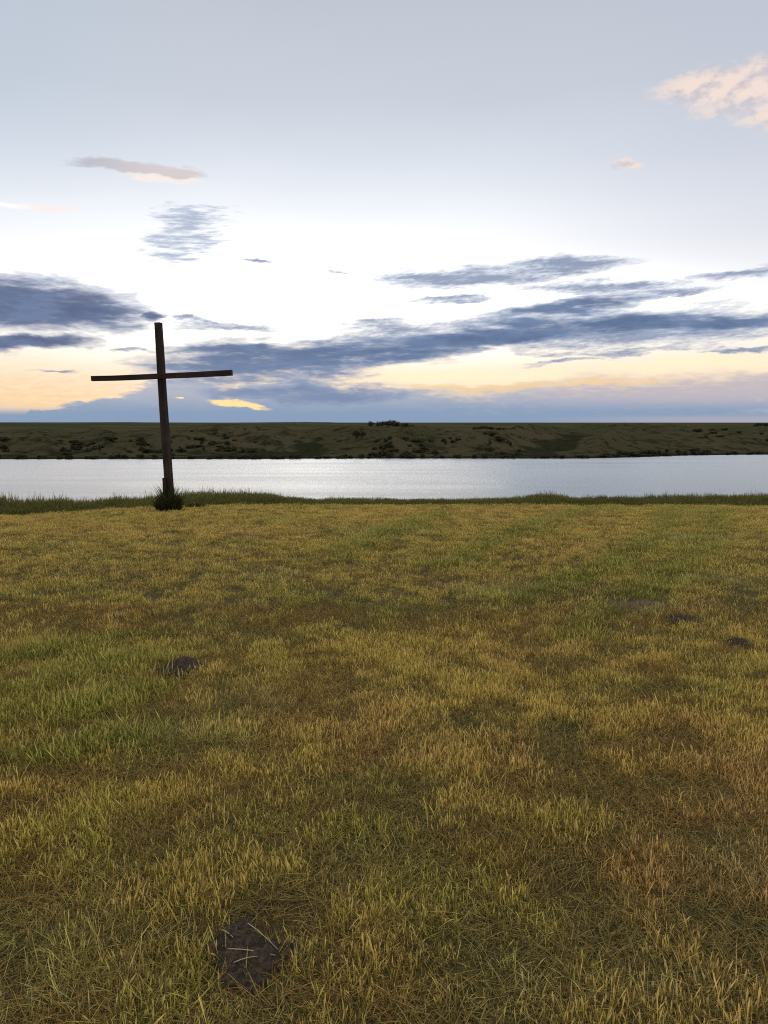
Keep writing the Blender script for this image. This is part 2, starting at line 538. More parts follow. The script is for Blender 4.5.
# lake
m_lake, gg, o = mat("lake_water")
gco = gg.n('ShaderNodeTexCoord').outputs['Object']
sp = gg.n('ShaderNodeSeparateXYZ')
gg.put(sp.inputs[0], gco)
wv1 = gg.noise(gg.xyz(gg.m('MULTIPLY', sp.outputs[0], 0.55), gg.m('MULTIPLY', sp.outputs[1], 0.9)), 1.0, 5, 0.6)
wv2 = gg.noise(gg.xyz(gg.m('MULTIPLY', sp.outputs[0], 0.10), gg.m('MULTIPLY', sp.outputs[1], 0.16), 4.0), 1.0, 3, 0.55)
gust = gg.smooth(gg.noise(gg.xyz(gg.m('MULTIPLY', sp.outputs[0], 0.008), gg.m('MULTIPLY', sp.outputs[1], 0.045), 8.0), 1.0, 3, 0.5), 0.3, 0.7)
bp = gg.n('ShaderNodeBump')
bp.inputs['Strength'].default_value = 1.0
gg.put(bp.inputs['Distance'], gg.lin(gust, 0, 1, 0.05, 0.13))
gg.put(bp.inputs['Height'], gg.m('ADD', wv1, gg.m('MULTIPLY', wv2, 1.6)))
silt = gg.n('ShaderNodeBsdfDiffuse')
silt.inputs['Color'].default_value = (0.085, 0.105, 0.115, 1)
refl = gg.n('ShaderNodeBsdfGlossy')
gg.put(refl.inputs['Roughness'], gg.lin(gust, 0, 1, 0.26, 0.36))
refl.inputs['Color'].default_value = (0.78, 0.81, 0.84, 1)
gg.put(refl.inputs['Normal'], bp.outputs[0])
fr = gg.n('ShaderNodeFresnel')
fr.inputs['IOR'].default_value = 1.333
mx = gg.n('ShaderNodeMixShader')
gg.put(mx.inputs[0], fr.outputs[0])
gg.put(mx.inputs[1], silt.outputs[0])
gg.put(mx.inputs[2], refl.outputs[0])
gg.put(o.inputs[0], mx.outputs[0])
tag(mesh_obj("lake", [(-1500, 60, WATER_Z), (1500, 60, WATER_Z), (1500, 560, WATER_Z), (-1500, 560, WATER_Z)], [(0, 1, 2, 3)], m_lake), kind='structure')


def ground_at(px, py):
    """where the bearing through (px, py) meets the land"""
    d = ray(px, py)
    t = 1.0
    for _ in range(4000):
        p = Vector((0, 0, EYE)) + d * t
        z = float(terrain_z(p.x, p.y))
        if p.z <= z:
            return Vector((p.x, p.y, z))
        t += max(0.01, (p.z - z) * 0.35)
    return None


# ------------------------------------------------------------------ grass
def blade_mesh(name, rng, n, rad, h0, h1, lean, width, droop, heads, material, under=0):
    """a tuft of separate narrow blades / straws; attributes: along (0 base..1 tip), rnd (per blade), head"""
    V, F, al, rn, hd = [], [], [], [], []
    for k in range(n + under):
        low = k >= n            # short leaves at the foot of the straws
        a = rng.uniform(0, 2 * math.pi)
        r = rad * math.sqrt(rng.random()) * (1.25 if low else 1.0)
        bx, by = r * math.cos(a), r * math.sin(a)
        h = rng.uniform(0.35, 0.7) * h0 * 1.2 if low else rng.uniform(h0, h1)
        la = rng.uniform(0, 2 * math.pi)
        ln = abs(rng.gauss(0, 0.8 if low else lean))
        lx, ly = math.cos(la) * ln, math.sin(la) * ln
        fa = rng.uniform(0, math.pi)
        wx, wy = math.cos(fa), math.sin(fa)
        w = width * rng.uniform(0.7, 1.3)
        q = rng.uniform(0.0, 0.16) if low else rng.uniform(0.1, 1.0)
        has = (not low) and rng.random() < heads
        segs = 4
        dr = droop * rng.uniform(0.3, 1.4)
        nrm = 1 / math.sqrt(1 + ln * ln)
        b0 = len(V)
        for s in range(segs + 1):
            t = s / segs
            bend = t + dr * t * t
            zz = h * (t - 0.45 * dr * t * t) * nrm
            x = bx + lx * h * bend * nrm
            y = by + ly * h * bend * nrm
            if has:
                ww = w * (0.6 if t < 0.7 else (1.5 if t < 0.9 else 0.35))
            else:
                ww = w * (1.0 - 0.85 * t * t)
            if s == segs and not has:
                V.append((x, y, zz)); al.append(t); rn.append(q); hd.append(0)
            else:
                for sg in (-1, 1):
                    V.append((x + sg * wx * ww / 2, y + sg * wy * ww / 2, zz))
                    al.append(t); rn.append(q); hd.append(1.0 if has and t >= 0.7 else 0.0)
        for s in range(segs):
            i = b0 + 2 * s
            if s == segs - 1 and not has:
                F.append((i, i + 1, i + 2))
            else:
                F.append((i, i + 1, i + 3, i + 2))
    o = mesh_obj(name, V, F, material, link=False)
    for nm, arr in (('along', al), ('rnd', rn), ('head', hd)):
        at = o.data.attributes.new(nm, 'FLOAT', 'POINT')
        at.data.foreach_set('value', arr)
    return o


def grass_material(name, k=1.0):
    m, gg, o = mat(name)
    ai = gg.n('ShaderNodeAttribute', attribute_type='INSTANCER', attribute_name='tint')
    al = gg.n('ShaderNodeAttribute', attribute_type='GEOMETRY', attribute_name='along').outputs['Fac']
    rn = gg.n('ShaderNodeAttribute', attribute_type='GEOMETRY', attribute_name='rnd').outputs['Fac']
    hd = gg.n('ShaderNodeAttribute', attribute_type='GEOMETRY', attribute_name='head').outputs['Fac']
    base = ai.outputs['Color']
    # some blades are straw, some still green
    lite = gg.mix(1.0, base, (1.55, 1.50, 1.70, 1), 'MULTIPLY')       # ripe part of the same kind of grass
    stc = gg.mix(0.45, lite, (0.76 * k, 0.55 * k, 0.16 * k, 1))
    hdc = gg.mix(0.55, lite, (0.84 * k, 0.60 * k, 0.22 * k, 1))
    v = gg.lin(rn, 0, 1, 0.30, 1.55)
    c = gg.mix(1.0, base, gg.xyz(v, v, v), 'MULTIPLY')
    c = gg.mix(gg.smooth(rn, 0.70, 0.95, 0, 0.7), c, stc)
    c = gg.mix(gg.smooth(rn, 0.26, 0.05, 0, 0.7), c, (0.085, 0.095, 0.018, 1))
    c = gg.mix(gg.m('MULTIPLY', gg.smooth(gg.m('ABSOLUTE', gg.m('SUBTRACT', rn, 0.42)), 0.08, 0.02), 0.6), c, (0.26 * k, 0.105 * k, 0.045 * k, 1))
    c = gg.mix(gg.m('MULTIPLY', gg.smooth(al, 0.45, 1.0), 0.35), c, stc)
    c = gg.mix(gg.m('MULTIPLY', hd, 0.65), c, hdc)
    d = gg.n('ShaderNodeBsdfDiffuse')
    gg.put(d.inputs[0], c)
    t = gg.n('ShaderNodeBsdfTranslucent')
    gg.put(t.inputs[0], c)
    mx = gg.n('ShaderNodeMixShader')
    mx.inputs[0].default_value = 0.32
    gg.put(mx.inputs[1], d.outputs[0])
    gg.put(mx.inputs[2], t.outputs[0])
    gl_ = gg.n('ShaderNodeBsdfGlossy')
    gl_.inputs['Roughness'].default_value = 0.55
    gl_.inputs['Color'].default_value = (0.8, 0.8, 0.8, 1)
    mx2 = gg.n('ShaderNodeMixShader')
    mx2.inputs[0].default_value = 0.012
    gg.put(mx2.inputs[1], mx.outputs[0])
    gg.put(mx2.inputs[2], gl_.outputs[0])
    gg.put(o.inputs[0], mx2.outputs[0])
    return m


m_grass = grass_material("dry_grass")


def scatter(name, protos, pts, rot, scl, idx, tint):
    """one object of ground cover: points that carry tufts (geometry nodes)"""
    coll = bpy.data.collections.new(name + "_tufts")
    for i, p in enumerate(protos):
        p.name = "tuft_%02d" % i
        coll.objects.link(p)
    me = bpy.data.meshes.new(name)
    n = len(pts)
    me.vertices.add(n)
    me.vertices.foreach_set('co', np.asarray(pts, dtype=np.float32).ravel())
    for nm, typ, arr, key in (('rot', 'FLOAT_VECTOR', rot, 'vector'), ('scl', 'FLOAT_VECTOR', scl, 'vector'),
                              ('idx', 'INT', idx, 'value'), ('tint', 'FLOAT_VECTOR', tint, 'vector')):
        at = me.attributes.new(nm, typ, 'POINT')
        at.data.foreach_set(key, np.asarray(arr, dtype=np.int32 if typ == 'INT' else np.float32).ravel())
    o = bpy.data.objects.new(name, me)
    COL.objects.link(o)
    ng = bpy.data.node_groups.new(name + "_nodes", 'GeometryNodeTree')
    ng.interface.new_socket('Geometry', in_out='INPUT', socket_type='NodeSocketGeometry')
    ng.interface.new_socket('Geometry', in_out='OUTPUT', socket_type='NodeSocketGeometry')
    gi = ng.nodes.new('NodeGroupInput')
    go = ng.nodes.new('NodeGroupOutput')
    ci = ng.nodes.new('GeometryNodeCollectionInfo')
    ci.inputs['Collection'].default_value = coll
    ci.inputs['Separate Children'].default_value = True
    ci.inputs['Reset Children'].default_value = True
    ip = ng.nodes.new('GeometryNodeInstanceOnPoints')
    ip.inputs['Pick Instance'].default_value = True

    def named(nm, typ):
        nd = ng.nodes.new('GeometryNodeInputNamedAttribute')
        nd.data_type = typ
        nd.inputs['Name'].default_value = nm
        return nd.outputs['Attribute']
    L = ng.links.new
    L(gi.outputs[0], ip.inputs['Points'])
    L(ci.outputs[0], ip.inputs['Instance'])
    L(named('idx', 'INT'), ip.inputs['Instance Index'])
    er = ng.nodes.new('FunctionNodeEulerToRotation')
    L(named('rot', 'FLOAT_VECTOR'), er.inputs[0])
    L(er.outputs[0], ip.inputs['Rotation'])
    L(named('scl', 'FLOAT_VECTOR'), ip.inputs['Scale'])
    L(ip.outputs[0], go.inputs[0])
    md = o.modifiers.new('tufts', 'NODES')
    md.node_group = ng
    return tag(o, kind='stuff')


rng = random.Random(5)
nr = np.random.default_rng(11)
protos = []
for k in range(4):      # 0-3 dry stubble, upright straws with seed heads
    protos.append(blade_mesh("t", rng, 12, 0.050, 0.030, 0.075, 0.22, 0.0024, 0.2, 0.80, m_grass, 14))
for k in range(4):      # 4-7 green leafy blades
    protos.append(blade_mesh("t", rng, 13, 0.050, 0.026, 0.068, 0.32, 0.0025, 0.45, 0.35, m_grass, 14))
for k in range(3):      # 8-10 flattened cut grass
    protos.append(blade_mesh("t", rng, 22, 0.08, 0.035, 0.085, 1.6, 0.0025, 0.3, 0.0, m_grass, 10))
for k in range(2):      # 11-12 taller sparse straws
    protos.append(blade_mesh("t", rng, 9, 0.09, 0.06, 0.105, 0.20, 0.0024, 0.2, 0.85, m_grass, 8))

# bare places (x, y, half width, half depth) of the gopher diggings; also keeps the grass off the cross foot
BARE = []
MOUNDS = [  # photo bearing, half width, half depth, height
    (254, 951, 0.135, 0.20, 0.035), (181, 671, 0.165, 0.22, 0.065), (678, 620, 0.14, 0.16, 0.045),
    (640, 607, 0.30, 0.26, 0.02), (741, 646, 0.11, 0.12, 0.035)]
mound_pos = []
for (px, py, hw, hd_, hh) in MOUNDS:
    p = ground_at(px, py)
    mound_pos.append(p)
    BARE.append((p.x, p.y, hw, hd_))
GAPS = [(415, 862, 0.17, 0.16), (285, 695, 0.35, 0.30), (250, 712, 0.30, 0.22), (155, 752, 0.22, 0.2), (590, 905, 0.18, 0.15),
        (700, 800, 0.22, 0.2), (480, 945, 0.2, 0.16), (380, 800, 0.2, 0.18), (110, 640, 0.4, 0.2), (35, 905, .2, .2), (610, 800, .2, .15),
        (735, 930, .18, .2), (90, 780, .2, .2)]
gap_pos = [(ground_at(a, b), c_, d_) for a, b, c_, d_ in GAPS]
PALE = [(270, 577, 0.7, 0.35), (505, 590, 0.7, 0.4), (180, 740, 0.4, 0.2), (260, 705, 0.35, 0.25), (640, 607, 0.5, 0.5), (380, 533, 0.9, 0.5),
        (10, 990, 0.22, 0.3), (60, 1010, 0.25, 0.2), (730, 580, 0.6, 0.5), (690, 540, 1.2, 0.5), (540, 985, 0.15, 0.12), (735, 860, .25, .25), (655, 985, .2, .1)]
pale_pos = [(ground_at(a, b), c_, d_) for a, b, c_, d_ in PALE]
GREEN = [(60, 700, 1.0, 0.5), (30, 720, 0.8, 0.35), (200, 655, 0.9, 0.35), (60, 650, 1.0, 0.45), (385, 530, 0.8, 0.7), (420, 875, 0.2, 0.18),
         (300, 610, 1.2, 1.0), (560, 690, 0.5, 0.4), (20, 1000, 0.3, 0.3), (340, 790, 0.35, 0.3), (560, 830, .3, .3), (130, 840, .35, .3), (300, 830, .3, .25),]
green_pos = [(ground_at(a, b), c_, d_) for a, b, c_, d_ in GREEN]


def blob_sum(lst, x, y, power=1.0):
    s = np.zeros_like(x)
    for p, a, b in lst:
        s = np.maximum(s, np.exp(-power * (((x - p.x) / a) ** 2 + ((y - p.y) / b) ** 2)))
    return s


# rows the mower missed: greener and a little taller, running off to the right, and some on the left
ROWS = [[(515, 604), (570, 583), (620, 562), (655, 540), (672, 518), (676, 508)],
        [(430, 570), (500, 540), (560, 518), (600, 508)],
        [(640, 600), (690, 560), (712, 530), (716, 510)],
        [(560, 640), (600, 622), (640, 590)],
        [(330, 560), (390, 532), (440, 514)],
        [(-30, 735), (60, 712), (150, 690)], [(-30, 700), (60, 678), (120, 664)], [(-30, 668), (80, 648), (170, 634)],
        [(-20, 770), (70, 752), (120, 742)]]
ROWS = [[ground_at(*q) for q in r] for r in ROWS]


def tracks(x, y):
    d = np.full_like(x, 9.0)
    wx_ = x + 0.16 * (vnoise(x * 2.1, y * 2.1, 71) - 0.5)
    for r in ROWS:
        for p, q in zip(r[:-1], r[1:]):
            vx, vy = q.x - p.x, q.y - p.y
            t = np.clip(((wx_ - p.x) * vx + (y - p.y) * vy) / (vx * vx + vy * vy), 0, 1)
            d = np.minimum(d, np.hypot(wx_ - p.x - t * vx, y - p.y - t * vy) / (0.12 + 0.015 * y))
    return np.exp(-d * d) * (0.75 + 0.5 * vnoise(x * 0.9, y * 0.9, 72))


N1, N2 = 64000, 135000
def cand(n, y0, y1, pad):
    y = np.sqrt(nr.uniform(y0 ** 2, y1 ** 2, n))
    x = nr.uniform(-1, 1, n) * (0.53 * y + pad)
    return x, y
xa, ya = cand(N1, 0.8, 6.5, 3.2)
ka = nr.random(N1) > sst(ya, 4.8, 6.5)
xa, ya = xa[ka], ya[ka]
xb, yb = cand(N2, 5.0, 20.6, 3.2)
xc = nr.uniform(-15, 15, 60000); yc = nr.uniform(-2.5, 20, 60000)
kc = np.abs(xc) > 0.53 * yc + 2.9
xc, yc = xc[kc], yc[kc]
x = np.concatenate([xa, xb, xc]); y = np.concatenate([ya, yb, yc])
ok = y < edge_y(x) + 0.15
jit = 0.9 * (fbm(x * 11, y * 11, 88, 3) - 0.5)
for (bx, by, bw, bd) in BARE:
    rr = ((x - bx) / bw) ** 2 + ((y - by) / bd) ** 2
    ok &= (rr + jit * 3 > 1.0) | (nr.random(len(x)) < (0.35 if bw > 0.25 else 0.06))
gsum = np.zeros_like(x)
for p, a, b in gap_pos:
    gsum = np.maximum(gsum, np.exp(-(((x - p.x) / a) ** 2 + ((y - p.y) / b) ** 2)))
cl = fbm(x * 4.6, y * 4.6, 101, 3)          # hand-sized openings between tufts
cl2 = fbm(x * 10.5, y * 10.5, 113, 2)       # finger-sized ones
keep = nr.random(len(x)) < np.clip(1.0 - 0.6 * gsum, 0, 1) * (0.22 + 0.88 * sst(0.5 * cl + 0.5 * cl2, 0.37, 0.57))
ok &= keep
x, y = x[ok], y[ok]
n = len(x)
z = terrain_z(x, y)
big = fbm(x * 0.45, y * 0.45, 3, 4)
mid = fbm(x * 1.6, y * 1.6, 4, 4)
small = fbm(x * 5.0, y * 5.0, 5, 2)
grn = blob_sum(green_pos, x, y)
pal = blob_sum(pale_pos, x, y, 1.4)
trk = tracks(x, y)
greenness = np.clip(0.34 + 0.9 * (big - 0.5) + 1.2 * (mid - 0.5) + 0.7 * (small - 0.5) + 0.35 * grn + 0.62 * trk - 0.20 * sst(x, 0.0, 2.0) * sst(6.0 - y, 0, 2.5) - 0.16 * sst(4.2 - y, 0, 1.5) - 0.12 * sst(y, 6.5, 9) * (1 - np.clip(trk, 0, 1)), 0, 1)
redness = np.clip(sst(fbm(x * 1.1 + 40, y * 1.1, 6, 3), 0.44, 0.62) * (1 - greenness), 0, 1) * (0.40 + 0.35 * sst(4.5 - y, 0, 2) + 0.55 * sst(x + 1.5, 0, 2.5) * sst(6.5 - y, 0, 3))
straw = np.array([0.590, 0.430, 0.088]); green = np.array([0.320, 0.320, 0.048]); red = np.array([0.540, 0.295, 0.110]); pale = np.array([0.400, 0.400, 0.170])
tint = straw[None] * (1 - greenness[:, None]) + green[None] * greenness[:, None]
tint = tint * (1 - 0.65 * redness[:, None]) + red[None] * 0.65 * redness[:, None]
tint = tint * (1 - 0.6 * pal[:, None]) + pale[None] * 0.6 * pal[:, None]
tint = tint * (1 - 0.88 * np.clip(trk, 0, 1)[:, None]) + np.array([0.160, 0.188, 0.024])[None] * 0.88 * np.clip(trk, 0, 1)[:, None]
tint *= (0.70 + 0.60 * nr.random(n))[:, None] * (0.8 + 0.4 * mid)[:, None]
u = nr.random(n)
pg = 0.10 + 0.75 * greenness
idx = np.where(u < pg, 4 + nr.integers(0, 4, n), nr.integers(0, 4, n))
u2 = nr.random(n)
idx = np.where(u2 < 0.16 + 0.6 * pal + 0.3 * gsum[ok], 8 + nr.integers(0, 3, n), idx)
idx = np.where((u2 > 0.93), 11 + nr.integers(0, 2, n), idx)
sc = (0.50 + 0.62 * sst(0.5 * cl[ok] + 0.5 * cl2[ok], 0.38, 0.66) + 0.30 * (small - 0.5)) * nr.uniform(0.65, 1.25, n)
sc *= 1 + 0.6 * trk - 0.35 * gsum[ok]
far_k = 1 + 0.45 * sst(y, 5.5, 13)
scl = np.stack([sc * far_k * 1.1, sc * far_k * 1.1, sc * (1 - 0.15 * sst(y, 6, 14))], -1)
rot = np.stack([nr.normal(0, 0.08, n), nr.normal(0, 0.08, n), nr.uniform(0, 6.283, n)], -1)
scatter("field_grass", protos, np.stack([x, y, z - 0.004], -1), rot, scl, idx, tint)

# short matted thatch under the standing grass
mat_p = [blade_mesh("t", rng, 60, 0.13, 0.03, 0.09, 3.2, 0.0028, 0.3, 0.0, m_grass) for k in range(3)]
x = np.concatenate([nr.uniform(-6.5, 6.5, 16000), nr.uniform(-1, 1, 30000) * 15])
y = np.concatenate([nr.uniform(-1.0, 7.0, 16000), nr.uniform(-2.5, 20, 30000)])
ok = y < edge_y(x)
for bi, (bx, by, bw, bd) in enumerate(BARE):
    ok &= (((x - bx) / bw) ** 2 + ((y - by) / bd) ** 2 + 2.2 * (fbm(x * 12, y * 12, 140, 2) - 0.5) > 0.8) | (bi == 3)
x, y = x[ok], y[ok]
n = len(x)
mm = fbm(x * 2.2, y * 2.2, 130, 3)
th = np.array([0.215, 0.132, 0.034])[None] * (0.35 + 1.1 * nr.random(n))[:, None]
th = th * (1 - 0.6 * sst(mm, 0.45, 0.6))[:, None] + np.array([0.10, 0.105, 0.035])[None] * (0.6 * sst(mm, 0.45, 0.6))[:, None]
scatter("thatch", mat_p, np.stack([x, y, terrain_z(x, y) + 0.002], -1), np.stack([x * 0, x * 0, nr.uniform(0, 6.283, n)], -1),
        np.stack([1.0 + 0 * x, 1.0 + 0 * x, 0.9 + 0 * x], -1), nr.integers(0, 3, n), th)

# tall uncut grass on the brow
m_tall = grass_material("tall_grass", 0.28)
tall = []
for k in range(3):
    tall.append(blade_mesh("t", rng, 40, 0.14, 0.16, 0.40, 0.28, 0.007, 0.5, 0.1, m_tall))
for k in range(2):
    tall.append(blade_mesh("t", rng, 16, 0.16, 0.30, 0.55, 0.16, 0.006, 0.25, 0.8, m_tall))
nT = 9000
x = nr.uniform(-15, 15, nT)
d = nr.uniform(0, 1.9, nT)
y = edge_y(x) + d
z = terrain_z(x, y)
hk = 0.34 + 0.30 * sst(-x, 3.6, 9) + 0.22 * sst(x, 2.0, 5.5) + 0.36 * sst(-x, 1.2, 4.8)
hk = hk * (0.35 + 1.3 * fbm(x * 0.9, y * 0.7, 15, 3))
hk = hk * (0.45 + 0.55 * sst(d, 0.0, 0.7))
u = nr.random(nT)
idx = np.where(u < 0.9, nr.integers(0, 3, nT), 3 + nr.integers(0, 2, nT))
gq = fbm(x * 0.8, y * 0.8, 16, 3)
tint = np.array([0.115, 0.135, 0.032])[None] * (0.7 + 0.6 * gq)[:, None] + np.array([0.05, 0.03, 0.012])[None] * (nr.random(nT) ** 2)[:, None]
rot = np.stack([nr.normal(0, 0.06, nT), nr.normal(0, 0.06, nT), nr.uniform(0, 6.283, nT)], -1)
scatter("tall_grass", tall, np.stack([x, y, z - 0.01], -1), rot, np.stack([hk * 0.6 + 0.45, hk * 0.6 + 0.45, hk], -1), idx, tint)


# ------------------------------------------------------------------ gopher diggings
m_dirt, gg, o = mat("dark_loose_soil")
gco = gg.n('ShaderNodeTexCoord').outputs['Object']
na = gg.noise(gco, 45.0, 6, 0.7)
nb = gg.noise(gco, 9.0, 3, 0.6)
c = gg.mix(gg.smooth(na, 0.40, 0.66), (0.022, 0.016, 0.011, 1), (0.080, 0.055, 0.037, 1))
c = gg.mix(gg.m('MULTIPLY', gg.smooth(nb, 0.5, 0.7), 0.5), c, (0.050, 0.036, 0.025, 1))
bs = gg.n('ShaderNodeBsdfPrincipled')
gg.put(bs.inputs['Base Color'], c)
bs.inputs['Roughness'].default_value = 0.95
bs.inputs['Specular IOR Level'].default_value = 0.15
bp = gg.n('ShaderNodeBump')
bp.inputs['Strength'].default_value = 1.0
bp.inputs['Distance'].default_value = 0.012
gg.put(bp.inputs['Height'], na)
gg.put(bs.inputs['Normal'], bp.outputs[0])
gg.put(o.inputs[0], bs.outputs[0])

m_dust = m_dirt.copy()
m_dust.name = "grey_dry_soil"
for nd in m_dust.node_tree.nodes:
    if nd.type == 'MIX':
        for sk in (nd.inputs[6], nd.inputs[7]):
            if not sk.is_linked:
                sk.default_value = tuple(v * 2.2 for v in sk.default_value[:3]) + (1,)

MLAB = ["large bare patch of dark loose soil with pale straws across it, nearest the camera",
        "dark mound of dug soil in the greenish grass, left of the field's middle",
        "small dark mound of dug soil beside the grey trampled patch on the right",
        "wide low patch of grey bare soil with sparse flattened grass on the right",
        "smallest dark soil mound, close to the right edge of the field"]
for i, (p, (px, py, hw, hd_, hh)) in enumerate(zip(mound_pos, MOUNDS)):
    N = 46
    V, F = [], []
    for a in range(N + 1):
        for b in range(N + 1):
            uu, vv = a / N * 2 - 1, b / N * 2 - 1
            lx, ly = uu * hw * 1.35, vv * hd_ * 1.35
            r = math.hypot(uu * 1.35, vv * 1.35)
            r += 1.3 * (float(fbm(lx * 8 + i * 7, ly * 8, 200, 4)) - 0.5)
            t = max(0.0, 1 - r)
            nz = float(fbm(lx * 38, ly * 38 + i * 3, 201, 3))
            clod = float(fbm(lx * 90, ly * 90 + i * 5, 203, 2))
            zz = hh * (t ** 0.7) + 0.030 * (nz - 0.45) * min(1, t * 4) + 0.014 * (clod - 0.5) * min(1, t * 5) - (0.03 if t <= 0 else 0)
            if i == 0:   # hollow towards the back
                zz -= 0.05 * math.exp(-((lx - 0.05) / 0.06) ** 2 - ((ly - 0.10) / 0.07) ** 2)
            gx, gy = p.x + lx, p.y + ly
            V.append((lx, ly, float(terrain_z(gx, gy)) - p.z + zz + 0.004))
    for a in range(N):
        for b in range(N):
            q = a * (N + 1) + b
            F.append((q, q + N + 1, q + N + 2, q + 1))
    mo = mesh_obj("soil_mound", V, F, m_dust if i == 3 else m_dirt, smooth=True)
    mo.location = p
    tag(mo, MLAB[i], "soil mound", "gopher diggings in the field")

# cut straws lying on the nearest bare patch
m_straw, gg, o = mat("pale_straw")
gco = gg.n('ShaderNodeTexCoord').outputs['Object']
c = gg.mix(gg.noise(gco, 60.0, 3), (0.22, 0.175, 0.10, 1), (0.36, 0.30, 0.19, 1))
bs = gg.n('ShaderNodeBsdfPrincipled')
gg.put(bs.inputs['Base Color'], c)
bs.inputs['Roughness'].default_value = 0.6
gg.put(o.inputs[0], bs.outputs[0])


def tube(name, pts, radii, material, sides=6, parent=None):
    V, F = [], []
    pts = [Vector(p) for p in pts]
    for i, p in enumerate(pts):
        t = (pts[min(i + 1, len(pts) - 1)] - pts[max(i - 1, 0)]).normalized()
        up = Vector((0, 0, 1)) if abs(t.z) < 0.9 else Vector((1, 0, 0))
        s = t.cross(up).normalized()
        w = s.cross(t).normalized()
        for k in range(sides):
            a = 2 * math.pi * k / sides
            V.append(p + (s * math.cos(a) + w * math.sin(a)) * radii[i])
    for i in range(len(pts) - 1):
        for k in range(sides):
            a, b = i * sides + k, i * sides + (k + 1) % sides
            F.append((a, b, b + sides, a + sides))
    F.append(tuple(range(sides))[::-1])
    F.append(tuple(range((len(pts) - 1) * sides, len(pts) * sides)))
    return mesh_obj(name, V, F, material, parent, smooth=True)


SLAB = ["longest pale straw, lying level across the nearest bare soil patch",
        "pale straw slanting down from the back of the nearest bare soil patch",
        "short pale straw lying at the left side of the nearest bare soil patch",
        "thin forked straw on the lower half of the nearest bare soil patch"]
straws = [((228, 960), (276, 967)), ((248, 934), (278, 960)), ((222, 941), (236, 950)), ((234, 975), (260, 968))]
for lab, (a, b) in zip(SLAB, straws):
    pa, pb = ground_at(*a), ground_at(*b)
    pts = []
    for k in range(8):
        t = k / 7
        q = pa.lerp(pb, t)
        pts.append((q.x - pa.x, q.y - pa.y + 0.002 * math.sin(t * 4), 0.034 + 0.003 * math.sin(t * 3.1)))
    so = tube("straw", pts, [0.0017] * 4 + [0.0012] * 4, m_straw)
    so.location = pa
    tag(so, lab, "straw", "straws on the bare soil")


# ------------------------------------------------------------------ the wooden cross
m_wood, gg, o = mat("weathered_timber")
gco = gg.n('ShaderNodeTexCoord').outputs['Object']
mp = gg.n('ShaderNodeMapping')
mp.inputs['Scale'].default_value = (26, 26, 1.2)
gg.put(mp.inputs[0], gco)
gr1 = gg.noise(mp.outputs[0], 1.0, 6, 0.65)
mp2 = gg.n('ShaderNodeMapping')
mp2.inputs['Scale'].default_value = (70, 70, 1.6)
gg.put(mp2.inputs[0], gco)
gr2 = gg.noise(mp2.outputs[0], 1.0, 3, 0.6)
big_ = gg.noise(gco, 1.7, 3, 0.5)
c = gg.mix(gg.smooth(gr1, 0.35, 0.66), (0.012, 0.0068, 0.0048, 1), (0.040, 0.022, 0.0135, 1))
c = gg.mix(gg.smooth(big_, 0.42, 0.68, 0, 0.6), c, (0.062, 0.036, 0.023, 1))
c = gg.mix(gg.smooth(gr2, 0.58, 0.70), c, (0.008, 0.005, 0.004, 1))
bs = gg.n('ShaderNodeBsdfPrincipled')
gg.put(bs.inputs['Base Color'], c)
bs.inputs['Roughness'].default_value = 0.8
bs.inputs['Specular IOR Level'].default_value = 0.25
bp = gg.n('ShaderNodeBump')
bp.inputs['Strength'].default_value = 0.7
bp.inputs['Distance'].default_value = 0.006
gg.put(bp.inputs['Height'], gg.m('ADD', gr1, gr2))
gg.put(bs.inputs['Normal'], bp.outputs[0])
gg.put(o.inputs[0], bs.outputs[0])


def beam(name, L, w0, d0, w1, d1, parent, seed, bow=0.0, bev=0.012):
    """a sawn timber along local Z, a little bowed, with worn edges and checked faces"""
    n = 36
    V, F = [], []
    prof = []
    for sx, sy in ((-1, -1), (1, -1), (1, 1), (-1, 1)):
        prof.append((sx, sy))
    ring = []
    for k in range(4):
        sx, sy = prof[k]
        ring += [(sx, sy, k, 0), (sx, sy, k, 1)]
    for i in range(n + 1):
        t = i / n
        w, d = (w0 + (w1 - w0) * t) / 2, (d0 + (d1 - d0) * t) / 2
        b = bow * math.sin(math.pi * t)
        wob = 0.006 * (float(vnoise(t * 6, seed)) - 0.5)
        for (sx, sy, k, e) in ring:
            bx, by = bev, bev
            cut = bev * (0.7 + 0.6 * float(vnoise(t * 9, k + seed * 3.7)))
            if k in (0, 2):
                x_, y_ = (sx * w, sy * (d - cut)) if e == 0 else (sx * (w - cut), sy * d)
            else:
                x_, y_ = (sx * (w - cut), sy * d) if e == 0 else (sx * w, sy * (d - cut))
            V.append((x_ + b + wob, y_ + wob, t * L))
    m = len(ring)
    for i in range(n):
        for k in range(m):
            a, b = i * m + k, i * m + (k + 1) % m
            F.append((a, b, b + m, a + m))
    F.append(tuple(range(m))[::-1])
    F.append(tuple(range(n * m, (n + 1) * m)))
    return mesh_obj(name, V, F, m_wood, parent)


cross_p = ground_at(171, 511)
cs = cross_p.y / FPX            # metres per photo unit at that distance (near enough)
cross = empty("wooden_cross", cross_p)
tag(cross, "tall weathered wooden cross leaning slightly left at the grassy edge above the lake", "cross")
cross.rotation_euler = (0, R(-2.0), 0)
H = 191 * cs * 0.972
post = beam("post", H + 0.35, 0.175, 0.155, 0.148, 0.14, cross, 3, bow=-0.012)
post.location = (0, 0, -0.35)
post.rotation_euler = (0, 0, R(-14))
bz = H * (511 - 374.5) / (511 - 322)
bl_ = 138 * cs
cb = beam("crossbeam", bl_, 0.115, 0.140, 0.128, 0.150, cross, 8, bow=0.01, bev=0.006)
